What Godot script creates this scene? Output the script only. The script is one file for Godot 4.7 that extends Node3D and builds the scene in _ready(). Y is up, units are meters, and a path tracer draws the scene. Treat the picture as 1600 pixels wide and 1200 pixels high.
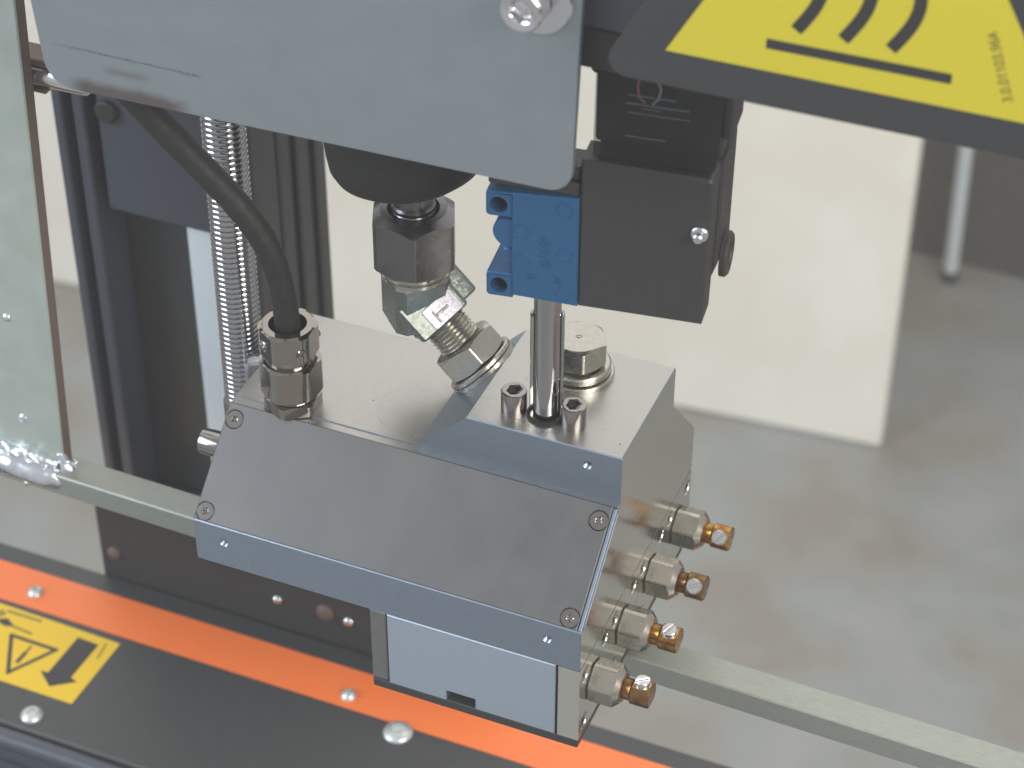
extends Node3D
# Close-up of a hot-melt applicator head on a machine. Lengths in the builders below are millimetres.

const K := 0.001
const UPV := Vector3(0, 1, 0)
var M := {}
var used := {}


# ---------------------------------------------------------------- mesh builder
class B:
	var st = SurfaceTool.new()
	var o = Vector3.ZERO
	var g = 1
	var mapped = false

	func _init(origin := Vector3.ZERO):
		o = origin
		st.begin(Mesh.PRIMITIVE_TRIANGLES)

	func vert(p: Vector3, grp: int):
		st.set_smooth_group(grp)
		if mapped:
			st.set_uv(Vector2((p.x + 190.0) / 190.0, (310.0 - p.y) / 150.0))
		st.add_vertex((p - o) * 0.001)

	# corners run counter-clockwise seen from outside
	func tri(a: Vector3, b: Vector3, c: Vector3, grp := -1):
		if (b - a).cross(c - a).length_squared() < 1e-12:
			return
		vert(a, grp)
		vert(c, grp)
		vert(b, grp)

	func quad(a: Vector3, b: Vector3, c: Vector3, d: Vector3, grp := -1):
		tri(a, b, c, grp)
		tri(a, c, d, grp)

	static func inset(p: PackedVector2Array, d: float) -> PackedVector2Array:
		var r = PackedVector2Array()
		var n = p.size()
		for i in n:
			var a = p[(i + n - 1) % n]
			var b = p[i]
			var c = p[(i + 1) % n]
			var e1 = (b - a).normalized()
			var e2 = (c - b).normalized()
			var n1 = Vector2(-e1.y, e1.x)
			var n2 = Vector2(-e2.y, e2.x)
			var m = (n1 + n2)
			var l = m.length_squared()
			r.append(b + (m * (2.0 * d / l) if l > 0.05 else n1 * d))
		return r

	func cap(p: PackedVector2Array, f: Transform3D, w: float, up: bool):
		var t = Geometry2D.triangulate_polygon(p)
		if t.is_empty():
			print("no cap for a polygon of ", p.size())
		for i in range(0, t.size(), 3):
			var q = [p[t[i]], p[t[i + 1]], p[t[i + 2]]]
			if ((q[1] - q[0]).cross(q[2] - q[0]) < 0) == up:
				q = [q[0], q[2], q[1]]
			tri(f * Vector3(q[0].x, q[0].y, w), f * Vector3(q[1].x, q[1].y, w), f * Vector3(q[2].x, q[2].y, w))

	# polygon counter-clockwise in (u, v) of the frame f, extruded along its w
	func prism(p: PackedVector2Array, f: Transform3D, w0: float, w1: float, ch := 0.0, skip := [], caps := 3):
		var q = inset(p, ch) if ch > 0.0 else p
		var n = p.size()
		g += 1
		for i in n:
			var j = (i + 1) % n
			var e = (p[j] - p[i]).normalized()
			var k = (j + 1) % n
			if skip.has(i):
				continue
			var lo = w0 + (ch if caps & 1 else 0.0)
			var hi = w1 - (ch if caps & 2 else 0.0)
			quad(f * Vector3(p[i].x, p[i].y, lo), f * Vector3(p[j].x, p[j].y, lo), f * Vector3(p[j].x, p[j].y, hi), f * Vector3(p[i].x, p[i].y, hi), g)
			if ch > 0.0 and caps & 2:
				quad(f * Vector3(p[i].x, p[i].y, hi), f * Vector3(p[j].x, p[j].y, hi), f * Vector3(q[j].x, q[j].y, w1), f * Vector3(q[i].x, q[i].y, w1))
			if ch > 0.0 and caps & 1:
				quad(f * Vector3(q[i].x, q[i].y, w0), f * Vector3(q[j].x, q[j].y, w0), f * Vector3(p[j].x, p[j].y, lo), f * Vector3(p[i].x, p[i].y, lo))
			if absf(e.angle_to(p[k] - p[j])) > 0.5:
				g += 1
		if caps & 2:
			cap(q, f, w1, true)
		if caps & 1:
			cap(q, f, w0, false)

	func box(a: Vector3, b: Vector3, ch := 0.0):
		var f = Transform3D(Basis.IDENTITY, Vector3.ZERO)
		prism(PackedVector2Array([Vector2(a.x, a.y), Vector2(b.x, a.y), Vector2(b.x, b.y), Vector2(a.x, b.y)]) if ch <= 0.0 else B.chamfered(a.x, a.y, b.x, b.y, ch), f, a.z, b.z, ch)

	static func chamfered(x0: float, y0: float, x1: float, y1: float, c: float) -> PackedVector2Array:
		return PackedVector2Array([Vector2(x0 + c, y0), Vector2(x1 - c, y0), Vector2(x1, y0 + c), Vector2(x1, y1 - c), Vector2(x1 - c, y1), Vector2(x0 + c, y1), Vector2(x0, y1 - c), Vector2(x0, y0 + c)])

	static func rounded(p: PackedVector2Array, r: Array, seg := 8) -> PackedVector2Array:
		var out = PackedVector2Array()
		var n = p.size()
		for i in n:
			var rad: float = r[i % r.size()]
			if rad <= 0.0:
				out.append(p[i])
				continue
			var d1 = (p[(i + n - 1) % n] - p[i]).normalized()
			var d2 = (p[(i + 1) % n] - p[i]).normalized()
			var half = absf(d1.angle_to(d2)) / 2.0
			var t = rad / tan(half)
			var c = p[i] + (d1 + d2).normalized() * (rad / sin(half))
			var a = p[i] + d1 * t - c
			var sweep = a.angle_to(p[i] + d2 * t - c)
			for k in seg + 1:
				out.append(c + a.rotated(sweep * k / seg))
		return out

	static func frame(origin: Vector3, axis: Vector3) -> Transform3D:
		var a = axis.normalized()
		var u = Vector3.RIGHT
		if absf(a.x) > 0.9:
			u = Vector3.UP
		elif absf(a.z) > 0.9:
			u = Vector3.RIGHT
		u = (u - a * u.dot(a)).normalized()
		return Transform3D(Basis(u, a.cross(u), a), origin)

	# profile entries: [radius, height] or [radius, height, shape]; shape 1 = six-sided, 2 = six-lobed
	static func rad(e: Array, t: float) -> float:
		if e.size() < 3 or e[2] == 0:
			return e[0]
		if e[2] == 1:
			return e[0] / cos(fposmod(t, PI / 3.0) - PI / 6.0)
		return e[0] * (1.0 + 0.2 * cos(6.0 * t))

	func lathe(prof: Array, origin: Vector3, axis: Vector3, segs := 36, rot := 0.0, limit := 0.6):
		var f = frame(origin, axis)
		g += 20
		for i in prof.size() - 1:
			var a: Array = prof[i]
			var b: Array = prof[i + 1]
			var hexed: bool = a.size() > 2 and b.size() > 2 and a[2] == 1 and b[2] == 1
			for j in segs:
				var t0 = TAU * j / segs
				var t1 = TAU * (j + 1) / segs
				var r0 = B.rad(a, t0)
				var r1 = B.rad(a, t1)
				var s0 = B.rad(b, t0)
				var s1 = B.rad(b, t1)
				var grp = g
				if hexed:
					grp = g + 1 + int((t0 + 0.001) / (PI / 3.0))
				quad(f * Vector3(r0 * cos(t0 + rot), r0 * sin(t0 + rot), a[1]), f * Vector3(r1 * cos(t1 + rot), r1 * sin(t1 + rot), a[1]), f * Vector3(s1 * cos(t1 + rot), s1 * sin(t1 + rot), b[1]), f * Vector3(s0 * cos(t0 + rot), s0 * sin(t0 + rot), b[1]), grp)
			if i < prof.size() - 2:
				var c: Array = prof[i + 2]
				var d1 = Vector2(b[0] - a[0], b[1] - a[1])
				var d2 = Vector2(c[0] - b[0], c[1] - b[1])
				if absf(d1.angle_to(d2)) > limit or hexed:
					g += 20

	# hexagonal nut: chamfers cut as cones, so the flats end in arcs; corners slightly broken
	func nut(af: float, h0: float, h1: float, origin: Vector3, axis: Vector3, rot: float, bore: float, rt := 0.97, rb := 0.97, top := true, bottom := true, corner := 1.13, steep := 0.577, slot := 0.0):
		var f = frame(origin, axis)
		var half = af / 2.0
		var offs = [0.0, 1.4, 2.4, 3.6, 6.0, 10.0, 15.0, 20.0, 25.0, 30.0, 35.0, 40.0, 45.0, 50.0, 54.0, 56.4, 57.6, 58.6]
		var th = []
		for s in 6:
			for d in offs:
				th.append(deg_to_rad(60.0 * s + d))
		var n = th.size()
		g += 40
		for j in n:
			var pts = [[], []]
			var grp = g
			for e in 2:
				var t: float = th[(j + e) % n]
				var r = minf(half / cos(fposmod(t, PI / 3.0) - PI / 6.0), half * corner)
				var hb = h0 + (maxf(0.0, r - half * rb) * steep if bottom else 0.0)
				var ht = h1 - (maxf(0.0, r - half * rt) * steep if top else 0.0)
				for q in [[bore, h0], [minf(half * rb, r), h0], [r, hb], [r, ht], [minf(half * rt, r), h1], [bore, h1], [bore, h0]]:
					pts[e].append(f * Vector3(q[0] * cos(t + rot), q[0] * sin(t + rot), q[1]))
			var tm: float = fposmod((th[j] + th[(j + 1) % n] + (TAU if j == n - 1 else 0.0)) / 2.0, PI / 3.0)
			var side = int(j / float(offs.size()))
			var corner_here = half / cos(tm - PI / 6.0) > half * corner
			for i in 6:
				grp = g + i
				if i == 2:
					grp = g + 10 + side + (10 if corner_here else 0)
					if corner_here and tm < PI / 6.0:
						grp = g + 20 + (side + 5) % 6
				quad(pts[0][i], pts[1][i], pts[1][i + 1], pts[0][i + 1], grp)
		g += 40

	func tube(path: Array, radii: Array, segs := 16, ends := true):
		g += 2
		var rings = []
		var u = Vector3.ZERO
		for i in path.size():
			var d: Vector3 = (path[mini(i + 1, path.size() - 1)] - path[maxi(i - 1, 0)]).normalized()
			if i == 0:
				u = B.frame(Vector3.ZERO, d).basis.x
			u = (u - d * u.dot(d)).normalized()
			var v = d.cross(u)
			var ring = []
			var r: float = radii[i % radii.size()]
			for j in segs:
				var t = TAU * j / segs
				ring.append(path[i] + (u * cos(t) + v * sin(t)) * r)
			rings.append(ring)
		for i in rings.size() - 1:
			for j in segs:
				var k = (j + 1) % segs
				quad(rings[i][j], rings[i][k], rings[i + 1][k], rings[i + 1][j], g)
		if ends:
			for j in segs:
				var k = (j + 1) % segs
				tri(path[0], rings[0][k], rings[0][j])
				tri(path[-1], rings[-1][j], rings[-1][k])

	# flat face in the (u, v) of f at w = 0 looking along +w, with round holes [u, v, radius, depth, style]; holes of one column share u
	func holed(u0: float, v0: float, u1: float, v1: float, holes: Array, f: Transform3D, margin := 1.0):
		var cols = {}
		for h in holes:
			if not cols.has(h[0]):
				cols[h[0]] = []
			cols[h[0]].append(h)
		var keys = cols.keys()
		keys.sort()
		var at = u0
		for cu in keys:
			var list: Array = cols[cu]
			list.sort_custom(func(a, b): return a[1] < b[1])
			var s = 0.0
			for h in list:
				s = maxf(s, h[2] + margin)
			s = minf(s, minf(cu - at, u1 - cu))
			rect(at, v0, cu - s, v1, f)
			var low = v0
			for h in list:
				var sv: float = minf(h[2] + margin, minf(h[1] - low, v1 - h[1]))
				rect(cu - s, low, cu + s, h[1] - sv, f)
				ring_cell(cu, h[1], s, sv, h, f)
				low = h[1] + sv
			rect(cu - s, low, cu + s, v1, f)
			at = cu + s
		rect(at, v0, u1, v1, f)

	func rect(a: float, b: float, c: float, d: float, f: Transform3D):
		if c - a > 1e-4 and d - b > 1e-4:
			quad(f * Vector3(a, b, 0), f * Vector3(c, b, 0), f * Vector3(c, d, 0), f * Vector3(a, d, 0))

	func ring_cell(cu: float, cv: float, su: float, sv: float, h: Array, f: Transform3D):
		var n = 32
		var r: float = h[2]
		for j in n:
			var q = []
			for e in 2:
				var t = TAU * (j + e) / n + PI / 4.0
				var d = Vector2(cos(t), sin(t))
				var k = 1.0 / maxf(absf(d.x), absf(d.y))
				q.append([Vector3(cu + d.x * r, cv + d.y * r, 0), Vector3(cu + d.x * k * su, cv + d.y * k * sv, 0)])
			quad(f * q[0][0], f * q[0][1], f * q[1][1], f * q[1][0])
		var dp: float = h[3]
		var style: int = h[4] if h.size() > 4 else 0
		var prof = [[r, 0.0], [r, -dp], [0.0, -dp]]
		if style == 1:      # thread with a small lead-in
			prof = [[r, 0.0], [r * 0.86, -0.3]]
			var y = -0.3
			while y > -dp:
				prof.append([r * 0.97, y - 0.2])
				prof.append([r * 0.84, y - 0.45])
				y -= 0.5
			prof.append([0.0, y])
		elif style == 2:    # countersink
			prof = [[r, 0.0], [r - 0.12, -0.25], [r * 0.5, -dp], [0.0, -dp]]
		lathe(prof, f * Vector3(cu, cv, 0), f.basis.z, 28)

	func mesh(onto: ArrayMesh = null) -> ArrayMesh:
		st.generate_normals()
		return st.commit(onto) if onto else st.commit()


# ---------------------------------------------------------------- scene tree helpers
func numbered(called: String) -> String:
	var n: int = used.get(called, 0)
	used[called] = n + 1
	return called if n == 0 else "%s_%03d" % [called, n]


func tag(o: Node, label: String, category: String, group := "", kind := ""):
	if label:
		o.set_meta("label", label)
	if category:
		o.set_meta("category", category)
	if group:
		o.set_meta("group", group)
	if kind:
		o.set_meta("kind", kind)


func thing(called: String, label: String, category: String, at := Vector3.ZERO, group := "") -> Node3D:
	var o = Node3D.new()
	o.name = numbered(called)
	o.position = at * K
	add_child(o)
	tag(o, label, category, group)
	return o


func part(b: B, called: String, mat, parent: Node) -> MeshInstance3D:
	var mi = MeshInstance3D.new()
	mi.name = called
	mi.mesh = b.mesh()
	mi.material_override = M[mat] if mat is String else mat
	parent.add_child(mi, true)
	return mi


func single(b: B, called: String, mat, label: String, category: String, at := Vector3.ZERO, group := "", kind := "") -> MeshInstance3D:
	var mi = MeshInstance3D.new()
	mi.name = numbered(called)
	mi.mesh = b.mesh()
	mi.material_override = M[mat]
	mi.position = at * K
	add_child(mi)
	tag(mi, label, category, group, kind)
	return mi


func copy_part(src: Node3D, parent: Node, t: Transform3D) -> Node3D:
	var c: Node3D = src.duplicate()
	c.transform = t
	parent.add_child(c, true)
	return c


# ---------------------------------------------------------------- materials
func noise_tex(size: int, freq: float, oct := 3, normal := false, ramp: Gradient = null, kind := FastNoiseLite.TYPE_SIMPLEX_SMOOTH, sd := 1, bump := 4.0) -> NoiseTexture2D:
	var n = FastNoiseLite.new()
	n.seed = sd
	n.noise_type = kind
	n.frequency = freq
	n.fractal_octaves = oct
	var t = NoiseTexture2D.new()
	t.width = size
	t.height = size
	t.seamless = true
	t.noise = n
	t.as_normal_map = normal
	t.bump_strength = bump
	if ramp:
		t.color_ramp = ramp
	return t


func ramp(a: Color, b: Color, lo := 0.3, hi := 0.7) -> Gradient:
	var r = Gradient.new()
	r.set_color(0, a)
	r.set_offset(0, lo)
	r.set_color(1, b)
	r.set_offset(1, hi)
	return r


func grey(v: float) -> Color:
	return Color(v, v, v)


func mat(called: String, c: Color, rough: float, metal := 0.0) -> StandardMaterial3D:
	var m = StandardMaterial3D.new()
	m.resource_name = called
	m.albedo_color = c
	m.roughness = rough
	m.metallic = metal
	M[called] = m
	return m


func worn(m: StandardMaterial3D, scale: Vector3, rough_tex: Texture2D = null, albedo_tex: Texture2D = null, bump_tex: Texture2D = null, bump := 0.0, world := false):
	m.uv1_triplanar = true
	m.uv1_world_triplanar = world
	m.uv1_scale = scale
	if rough_tex:
		m.roughness_texture = rough_tex
		m.roughness = 1.0
	if albedo_tex:
		m.albedo_texture = albedo_tex
	if bump_tex:
		m.heightmap_enabled = true
		m.heightmap_texture = bump_tex
		m.heightmap_scale = bump


func rr(lo: float, hi: float, freq: float, oct := 4, sd := 1) -> NoiseTexture2D:
	return noise_tex(512, freq, oct, false, ramp(grey(lo), grey(hi), 0.25, 0.75), FastNoiseLite.TYPE_SIMPLEX_SMOOTH, sd)


func materials():
	var fine = noise_tex(512, 0.12, 3, false, null, FastNoiseLite.TYPE_SIMPLEX_SMOOTH, 5)
	var streak = noise_tex(512, 0.08, 3, false, ramp(grey(0.955), grey(1.0), 0.2, 0.8), FastNoiseLite.TYPE_SIMPLEX_SMOOTH, 6)
	var grain_a = noise_tex(512, 0.02, 5, false, ramp(grey(0.955), grey(1.0), 0.2, 0.8), FastNoiseLite.TYPE_SIMPLEX_SMOOTH, 7)
	var speck = noise_tex(512, 0.25, 2, false, ramp(grey(0.93), grey(1.0), 0.2, 0.8), FastNoiseLite.TYPE_SIMPLEX_SMOOTH, 9)
	var blast = noise_tex(512, 0.004, 5, false, ramp(Color(0.95, 0.952, 0.965), Color(1, 0.995, 0.985), 0.2, 0.8), FastNoiseLite.TYPE_SIMPLEX_SMOOTH, 10)
	# bare machined aluminium, one finish per cut
	worn(mat("cool_lit_milled_aluminium", Color(0.63, 0.68, 0.75), 0.36, 1.0), Vector3(4, 40, 40), rr(0.30, 0.42, 0.08), streak, fine, 0.0006)  # blue of cool reflected light is mixed into this metal colour
	worn(mat("blasted_aluminium", Color(0.46, 0.458, 0.455), 0.5, 1.0), Vector3(10, 10, 10), rr(0.42, 0.54, 0.012, 5, 2), blast)
	worn(mat("satin_aluminium", Color(0.72, 0.715, 0.70), 0.3, 1.0), Vector3(9, 60, 60), rr(0.33, 0.40, 0.03, 3, 3), streak)
	worn(mat("polished_aluminium", Color(0.85, 0.84, 0.81), 0.12, 1.0), Vector3(14, 14, 14), rr(0.13, 0.19, 0.03, 4, 4))
	worn(mat("ground_plate", Color(0.78, 0.83, 0.90), 0.42, 1.0), Vector3(24, 12, 24), rr(0.42, 0.44, 0.03, 4, 6))
	worn(mat("dull_aluminium", Color(0.5, 0.5, 0.5), 0.5, 0.8), Vector3(20, 20, 20), rr(0.42, 0.6, 0.02, 4, 8))
	# fittings
	worn(mat("zinc", Color(0.74, 0.73, 0.69), 0.3, 1.0), Vector3(40, 40, 40), rr(0.22, 0.32, 0.01, 3, 11), grain_a)
	worn(mat("forged_zinc", Color(0.52, 0.54, 0.52), 0.4, 1.0), Vector3(45, 45, 45), rr(0.25, 0.5, 0.03, 4, 12), grain_a, noise_tex(256, 0.02, 3), 0.004)
	worn(mat("rough_zinc", Color(0.76, 0.75, 0.78), 0.45, 1.0), Vector3(60, 60, 60), rr(0.36, 0.52, 0.03, 4, 35), speck, noise_tex(256, 0.06, 3), 0.008)
	worn(mat("dark_steel", Color(0.45, 0.445, 0.455), 0.27, 1.0), Vector3(45, 45, 45), rr(0.24, 0.30, 0.006, 2, 13))
	mat("zinc_flake", Color(0.84, 0.86, 0.86), 0.38, 0.7)
	mat("nickel", Color(0.61, 0.585, 0.56), 0.08, 1.0)
	worn(mat("brushed_nickel", Color(0.74, 0.72, 0.67), 0.25, 1.0), Vector3(60, 60, 60), rr(0.20, 0.28, 0.02, 3, 14))
	mat("steel", Color(0.60, 0.585, 0.575), 0.16, 1.0)
	mat("chrome", Color(0.66, 0.66, 0.67), 0.07, 1.0)
	worn(mat("bright_screw", Color(0.85, 0.85, 0.86), 0.2, 1.0), Vector3(60, 60, 60), rr(0.18, 0.24, 0.02, 3, 15))
	worn(mat("tarnished_brass", Color(0.62, 0.48, 0.30), 0.26, 1.0), Vector3(70, 70, 70), rr(0.2, 0.3, 0.01, 3, 16), noise_tex(256, 0.008, 3, false, ramp(Color(0.78, 0.66, 0.6), Color(1, 1, 1), 0.2, 0.7), FastNoiseLite.TYPE_SIMPLEX_SMOOTH, 17))
	for v in [["golden_brass", Color(0.74, 0.58, 0.30)], ["brown_brass", Color(0.56, 0.43, 0.27)]]:
		var br = M.tarnished_brass.duplicate()
		br.resource_name = v[0]
		br.albedo_color = v[1]
		M[v[0]] = br
	# sheets, paint, plastic
	worn(mat("rail_zinc", Color(0.655, 0.672, 0.64), 0.5, 0.75), Vector3(5, 20, 20), rr(0.46, 0.54, 0.02, 3, 18), streak)
	worn(mat("post_steel", Color(0.72, 0.755, 0.735), 0.5, 0.6), Vector3(7, 7, 7), rr(0.42, 0.52, 0.02, 4, 19), noise_tex(512, 0.012, 5, false, ramp(Color(0.96, 0.97, 0.96), Color(1, 1, 1), 0.2, 0.8), FastNoiseLite.TYPE_SIMPLEX_SMOOTH, 20))
	mat("rusty_edge", Color(0.42, 0.36, 0.33), 0.6, 0.3)
	worn(mat("weld_metal", Color(0.90, 0.91, 0.94), 0.2, 1.0), Vector3(60, 60, 60), rr(0.2, 0.32, 0.008, 2, 21))
	worn(mat("black_plastic", Color(0.17, 0.17, 0.172), 0.5), Vector3(40, 40, 40), rr(0.42, 0.6, 0.03, 3, 22), null, fine, 0.002)
	worn(mat("black_rubber", Color(0.06, 0.06, 0.062), 0.6), Vector3(30, 30, 30), rr(0.55, 0.75, 0.02, 4, 23), null, noise_tex(256, 0.03, 4), 0.008)
	worn(mat("black_paint", Color(0.22, 0.225, 0.23), 0.4), Vector3(6, 6, 6), rr(0.38, 0.46, 0.03, 4, 24), null, fine, 0.002)
	mat("matt_black", Color(0.17, 0.17, 0.17), 0.8)
	worn(mat("slate_paint", Color(0.26, 0.28, 0.32), 0.35), Vector3(6, 6, 6), rr(0.3, 0.42, 0.02, 4, 25))
	var blue = mat("blue_metallic", Color(0.21, 0.44, 0.64), 0.36, 0.5)
	worn(blue, Vector3(45, 45, 45), rr(0.3, 0.42, 0.04, 3, 26), noise_tex(512, 0.11, 2, false, ramp(grey(0.74), Color(1, 1, 1), 0.35, 0.75), FastNoiseLite.TYPE_SIMPLEX_SMOOTH, 27), fine, 0.006)
	var smoke = mat("smoked_clear_plastic", Color(0.10, 0.10, 0.11, 0.4), 0.26)
	smoke.transparency = BaseMaterial3D.TRANSPARENCY_ALPHA
	mat("blue_lens", Color(0.16, 0.3, 1.0), 0.2)
	mat("pink_wire", Color(0.95, 0.66, 0.62), 0.4)
	mat("white_wire", Color(0.95, 0.97, 0.96), 0.4)
	mat("bare_contact", Color(0.72, 0.88, 0.95), 0.3, 0.3)
	worn(mat("cream_board", Color(0.955, 0.94, 0.90), 0.55), Vector3(1.2, 1.2, 1.2), null, noise_tex(512, 0.006, 4, false, ramp(Color(0.965, 0.955, 0.94), Color(1, 1, 1), 0.3, 0.7), FastNoiseLite.TYPE_SIMPLEX_SMOOTH, 28), null, 0.0, true)
	worn(mat("concrete", Color(0.61, 0.615, 0.605), 0.5), Vector3(0.7, 0.7, 0.7), rr(0.4, 0.55, 0.008, 5, 29), noise_tex(1024, 0.006, 6, false, floor_ramp(), FastNoiseLite.TYPE_SIMPLEX_SMOOTH, 30), noise_tex(512, 0.05, 4), 0.15, true)
	worn(mat("dark_timber", Color(0.30, 0.275, 0.24), 0.6), Vector3(2, 2, 2), null, grain_a, null, 0.0, true)
	mat("leg_enamel", Color(0.90, 0.94, 0.97), 0.25, 0.2)
	worn(mat("orange_paint", Color(0.94, 0.47, 0.22), 0.4), Vector3(8, 8, 8), rr(0.34, 0.48, 0.02, 3, 31))
	mat("yellow_film", Color(0.745, 0.695, 0.19), 0.4)
	mat("yellow_label", Color(0.88, 0.73, 0.1), 0.45)
	mat("black_print", Color(0.17, 0.165, 0.17), 0.5)
	mat("grey_print", Color(0.55, 0.47, 0.18), 0.5)
	mat("sign_black", Color(0.20, 0.205, 0.215), 0.38)
	mat("dark_gap", Color(0.12, 0.12, 0.12), 0.6)
	# cover sheet: grey steel with a scuffed line and a brown smear near its lower edge
	var m = mat("cover_sheet", Color(1, 1, 1), 0.42, 0.85)
	m.albedo_texture = cover_picture()
	m.roughness_texture = rr(0.42, 0.46, 0.02, 3, 32)
	m.roughness = 1.0


func floor_ramp() -> Gradient:
	var r = Gradient.new()
	r.set_color(0, Color(0.92, 0.885, 0.845))
	r.set_offset(0, 0.22)
	r.set_color(1, Color(1, 1, 1))
	r.set_offset(1, 0.75)
	r.add_point(0.4, Color(0.955, 0.935, 0.91))
	r.add_point(0.55, Color(0.95, 0.965, 0.97))
	return r


func cover_picture() -> ImageTexture:
	# covers x -190..0, y 160..310 mm of the sheet
	var w = 1024
	var h = 808
	var im = Image.create(w, h, false, Image.FORMAT_RGB8)
	var n = FastNoiseLite.new()
	n.seed = 3
	n.frequency = 0.02
	n.fractal_octaves = 4
	var n2 = FastNoiseLite.new()
	n2.seed = 4
	n2.frequency = 0.2
	for j in h:
		for i in w:
			var x = -190.0 + 190.0 * i / w
			var y = 310.0 - 150.0 * j / h
			var v = 0.645 + 0.008 * n.get_noise_2d(i * 0.25, j * 0.5) + 0.012 * n2.get_noise_2d(i * 0.12, j * 2.4)
			var c = Color(v * 0.945, v * 1.0, v * 1.04)
			# smear, brown
			var sx = smoothstep(-178.0, -170.0, x) * (1.0 - smoothstep(-142.0, -132.0, x))
			var edge = 167.9 + (x + 183.8) * 0.021
			var sy = 1.0 - smoothstep(1.5, 5.5, y - edge - 1.2 * n.get_noise_2d(i * 0.8, 40))
			c = c.lerp(Color(0.40, 0.355, 0.335), 0.75 * sx * sy)
			var s2 = smoothstep(-165.0, -160.0, x) * (1.0 - smoothstep(-152.0, -145.0, x))
			c = c.lerp(Color(0.45, 0.43, 0.43), 0.4 * s2 * exp(-pow((y - edge - 9.0) / 1.2, 2.0)))
			# scuff
			var ly = 182.7 + 0.25 * n.get_noise_2d(i * 0.6, 7)
			var lx = smoothstep(-186.0, -160.0, x) * (1.0 - smoothstep(-132.0, -128.0, x))
			var d = absf(y - ly)
			var wd = 0.62 + 0.45 * n.get_noise_2d(i * 1.5, 90)
			if d < wd and lx > 0.0:
				var broken = clampf(0.45 + 1.8 * n2.get_noise_2d(i * 1.2, j * 2.0), 0.0, 1.0)
				c = c.lerp(Color(0.30, 0.27, 0.27), lx * broken * (1.0 - d / wd) * 0.9)
			im.set_pixel(i, j, c)
	return ImageTexture.create_from_image(im)


# ---------------------------------------------------------------- shared small builders
func flat_screw(b: B, at: Vector3, axis: Vector3, r := 3.0, rot := 0.0):
	# countersunk head with a six-lobed recess, its face at `at`
	b.lathe([[r * 0.5, -1.6], [r, -0.35], [r, -0.12], [r - 0.12, 0.0], [1.28, 0.0], [1.15, -0.12, 2], [1.05, -1.4, 2], [0.0, -1.7]], at, axis, 48, rot)


func socket_screw(b: B, at: Vector3, axis: Vector3, r: float, h: float, hexr: float, deep: float, rot := 0.0):
	b.lathe([[r, 0.0], [r, h - 0.5], [r - 0.15, h - 0.15], [r - 0.5, h], [hexr * 1.22, h], [hexr, h - 0.25, 1], [hexr, h - deep, 1], [0.0, h - deep - 0.6]], at, axis, 48, rot)


func slot_screw(parent: Node, at: Vector3, axis: Vector3, r: float, h: float, rot: float, mat_name = "bright_screw") -> MeshInstance3D:
	# cheese head cut by a slot
	var b = B.new()
	var f = B.frame(at, axis)
	b.lathe([[r, -0.3], [r, h * 0.5], [0.0, h * 0.5]], at, axis, 28)
	for s in 2:
		var p = PackedVector2Array()
		var a0 = asin(0.17)
		for k in 15:
			var t: float = a0 + (PI - 2.0 * a0) * k / 14.0
			p.append(Vector2(cos(t), sin(t)) * r)
		var ff = f * Transform3D(Basis(Vector3(0, 0, 1), rot + PI * s), Vector3.ZERO)
		b.prism(p, ff, h * 0.5 - 0.05, h, 0.22, [], 2)
	return part(b, "screw_head", mat_name, parent)


func thread_profile(r: float, h0: float, h1: float, pitch: float, depth: float) -> Array:
	var p = []
	var h = h0
	while h < h1:
		p.append([r - depth, h])
		p.append([r - depth * 0.1, h + pitch * 0.4])
		p.append([r, h + pitch * 0.5])
		p.append([r - depth * 0.1, h + pitch * 0.6])
		h += pitch
	p.append([r - depth, h])
	return p


func noisy_lump(b: B, path: Array, radii: Array, sd: int, amount: float):
	var n = FastNoiseLite.new()
	n.seed = sd
	n.frequency = 0.11
	n.fractal_octaves = 2
	var fine = []
	var fr = []
	for i in path.size() - 1:
		for k in 8:
			var t = k / 8.0
			fine.append(path[i].lerp(path[i + 1], t))
			fr.append(lerpf(radii[i], radii[i + 1], t))
	var segs = 20
	var rings = []
	for i in fine.size():
		var d: Vector3 = (fine[mini(i + 1, fine.size() - 1)] - fine[maxi(i - 1, 0)]).normalized()
		var f = B.frame(fine[i], d)
		var ring = []
		for j in segs:
			var t = TAU * j / segs
			var q: Vector3 = f.basis.x * cos(t) + f.basis.y * sin(t)
			var p: Vector3 = fine[i] + q * fr[i]
			ring.append(p + q * amount * n.get_noise_3d(p.x, p.y, p.z) * 2.0)
		rings.append(ring)
	b.g += 2
	for i in rings.size() - 1:
		for j in segs:
			var k = (j + 1) % segs
			b.quad(rings[i][j], rings[i][k], rings[i + 1][k], rings[i + 1][j], b.g)
	for j in segs:
		var k = (j + 1) % segs
		b.tri(fine[0], rings[0][k], rings[0][j], b.g)
		b.tri(fine[-1], rings[-1][j], rings[-1][k], b.g)


func strip(b: B, pts: Array, width: float, f: Transform3D, w0: float, w1: float):
	# a printed stroke of constant width along a polyline
	var l = PackedVector2Array()
	var r = PackedVector2Array()
	for i in pts.size():
		var d: Vector2 = (pts[mini(i + 1, pts.size() - 1)] - pts[maxi(i - 1, 0)]).normalized()
		var n = Vector2(-d.y, d.x) * width / 2.0
		l.append(pts[i] + n)
		r.append(pts[i] - n)
	l.reverse()
	r.append_array(l)
	b.prism(r, f, w0, w1)


func V2(x: float, y: float) -> Vector2:
	return Vector2(x, y)


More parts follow.
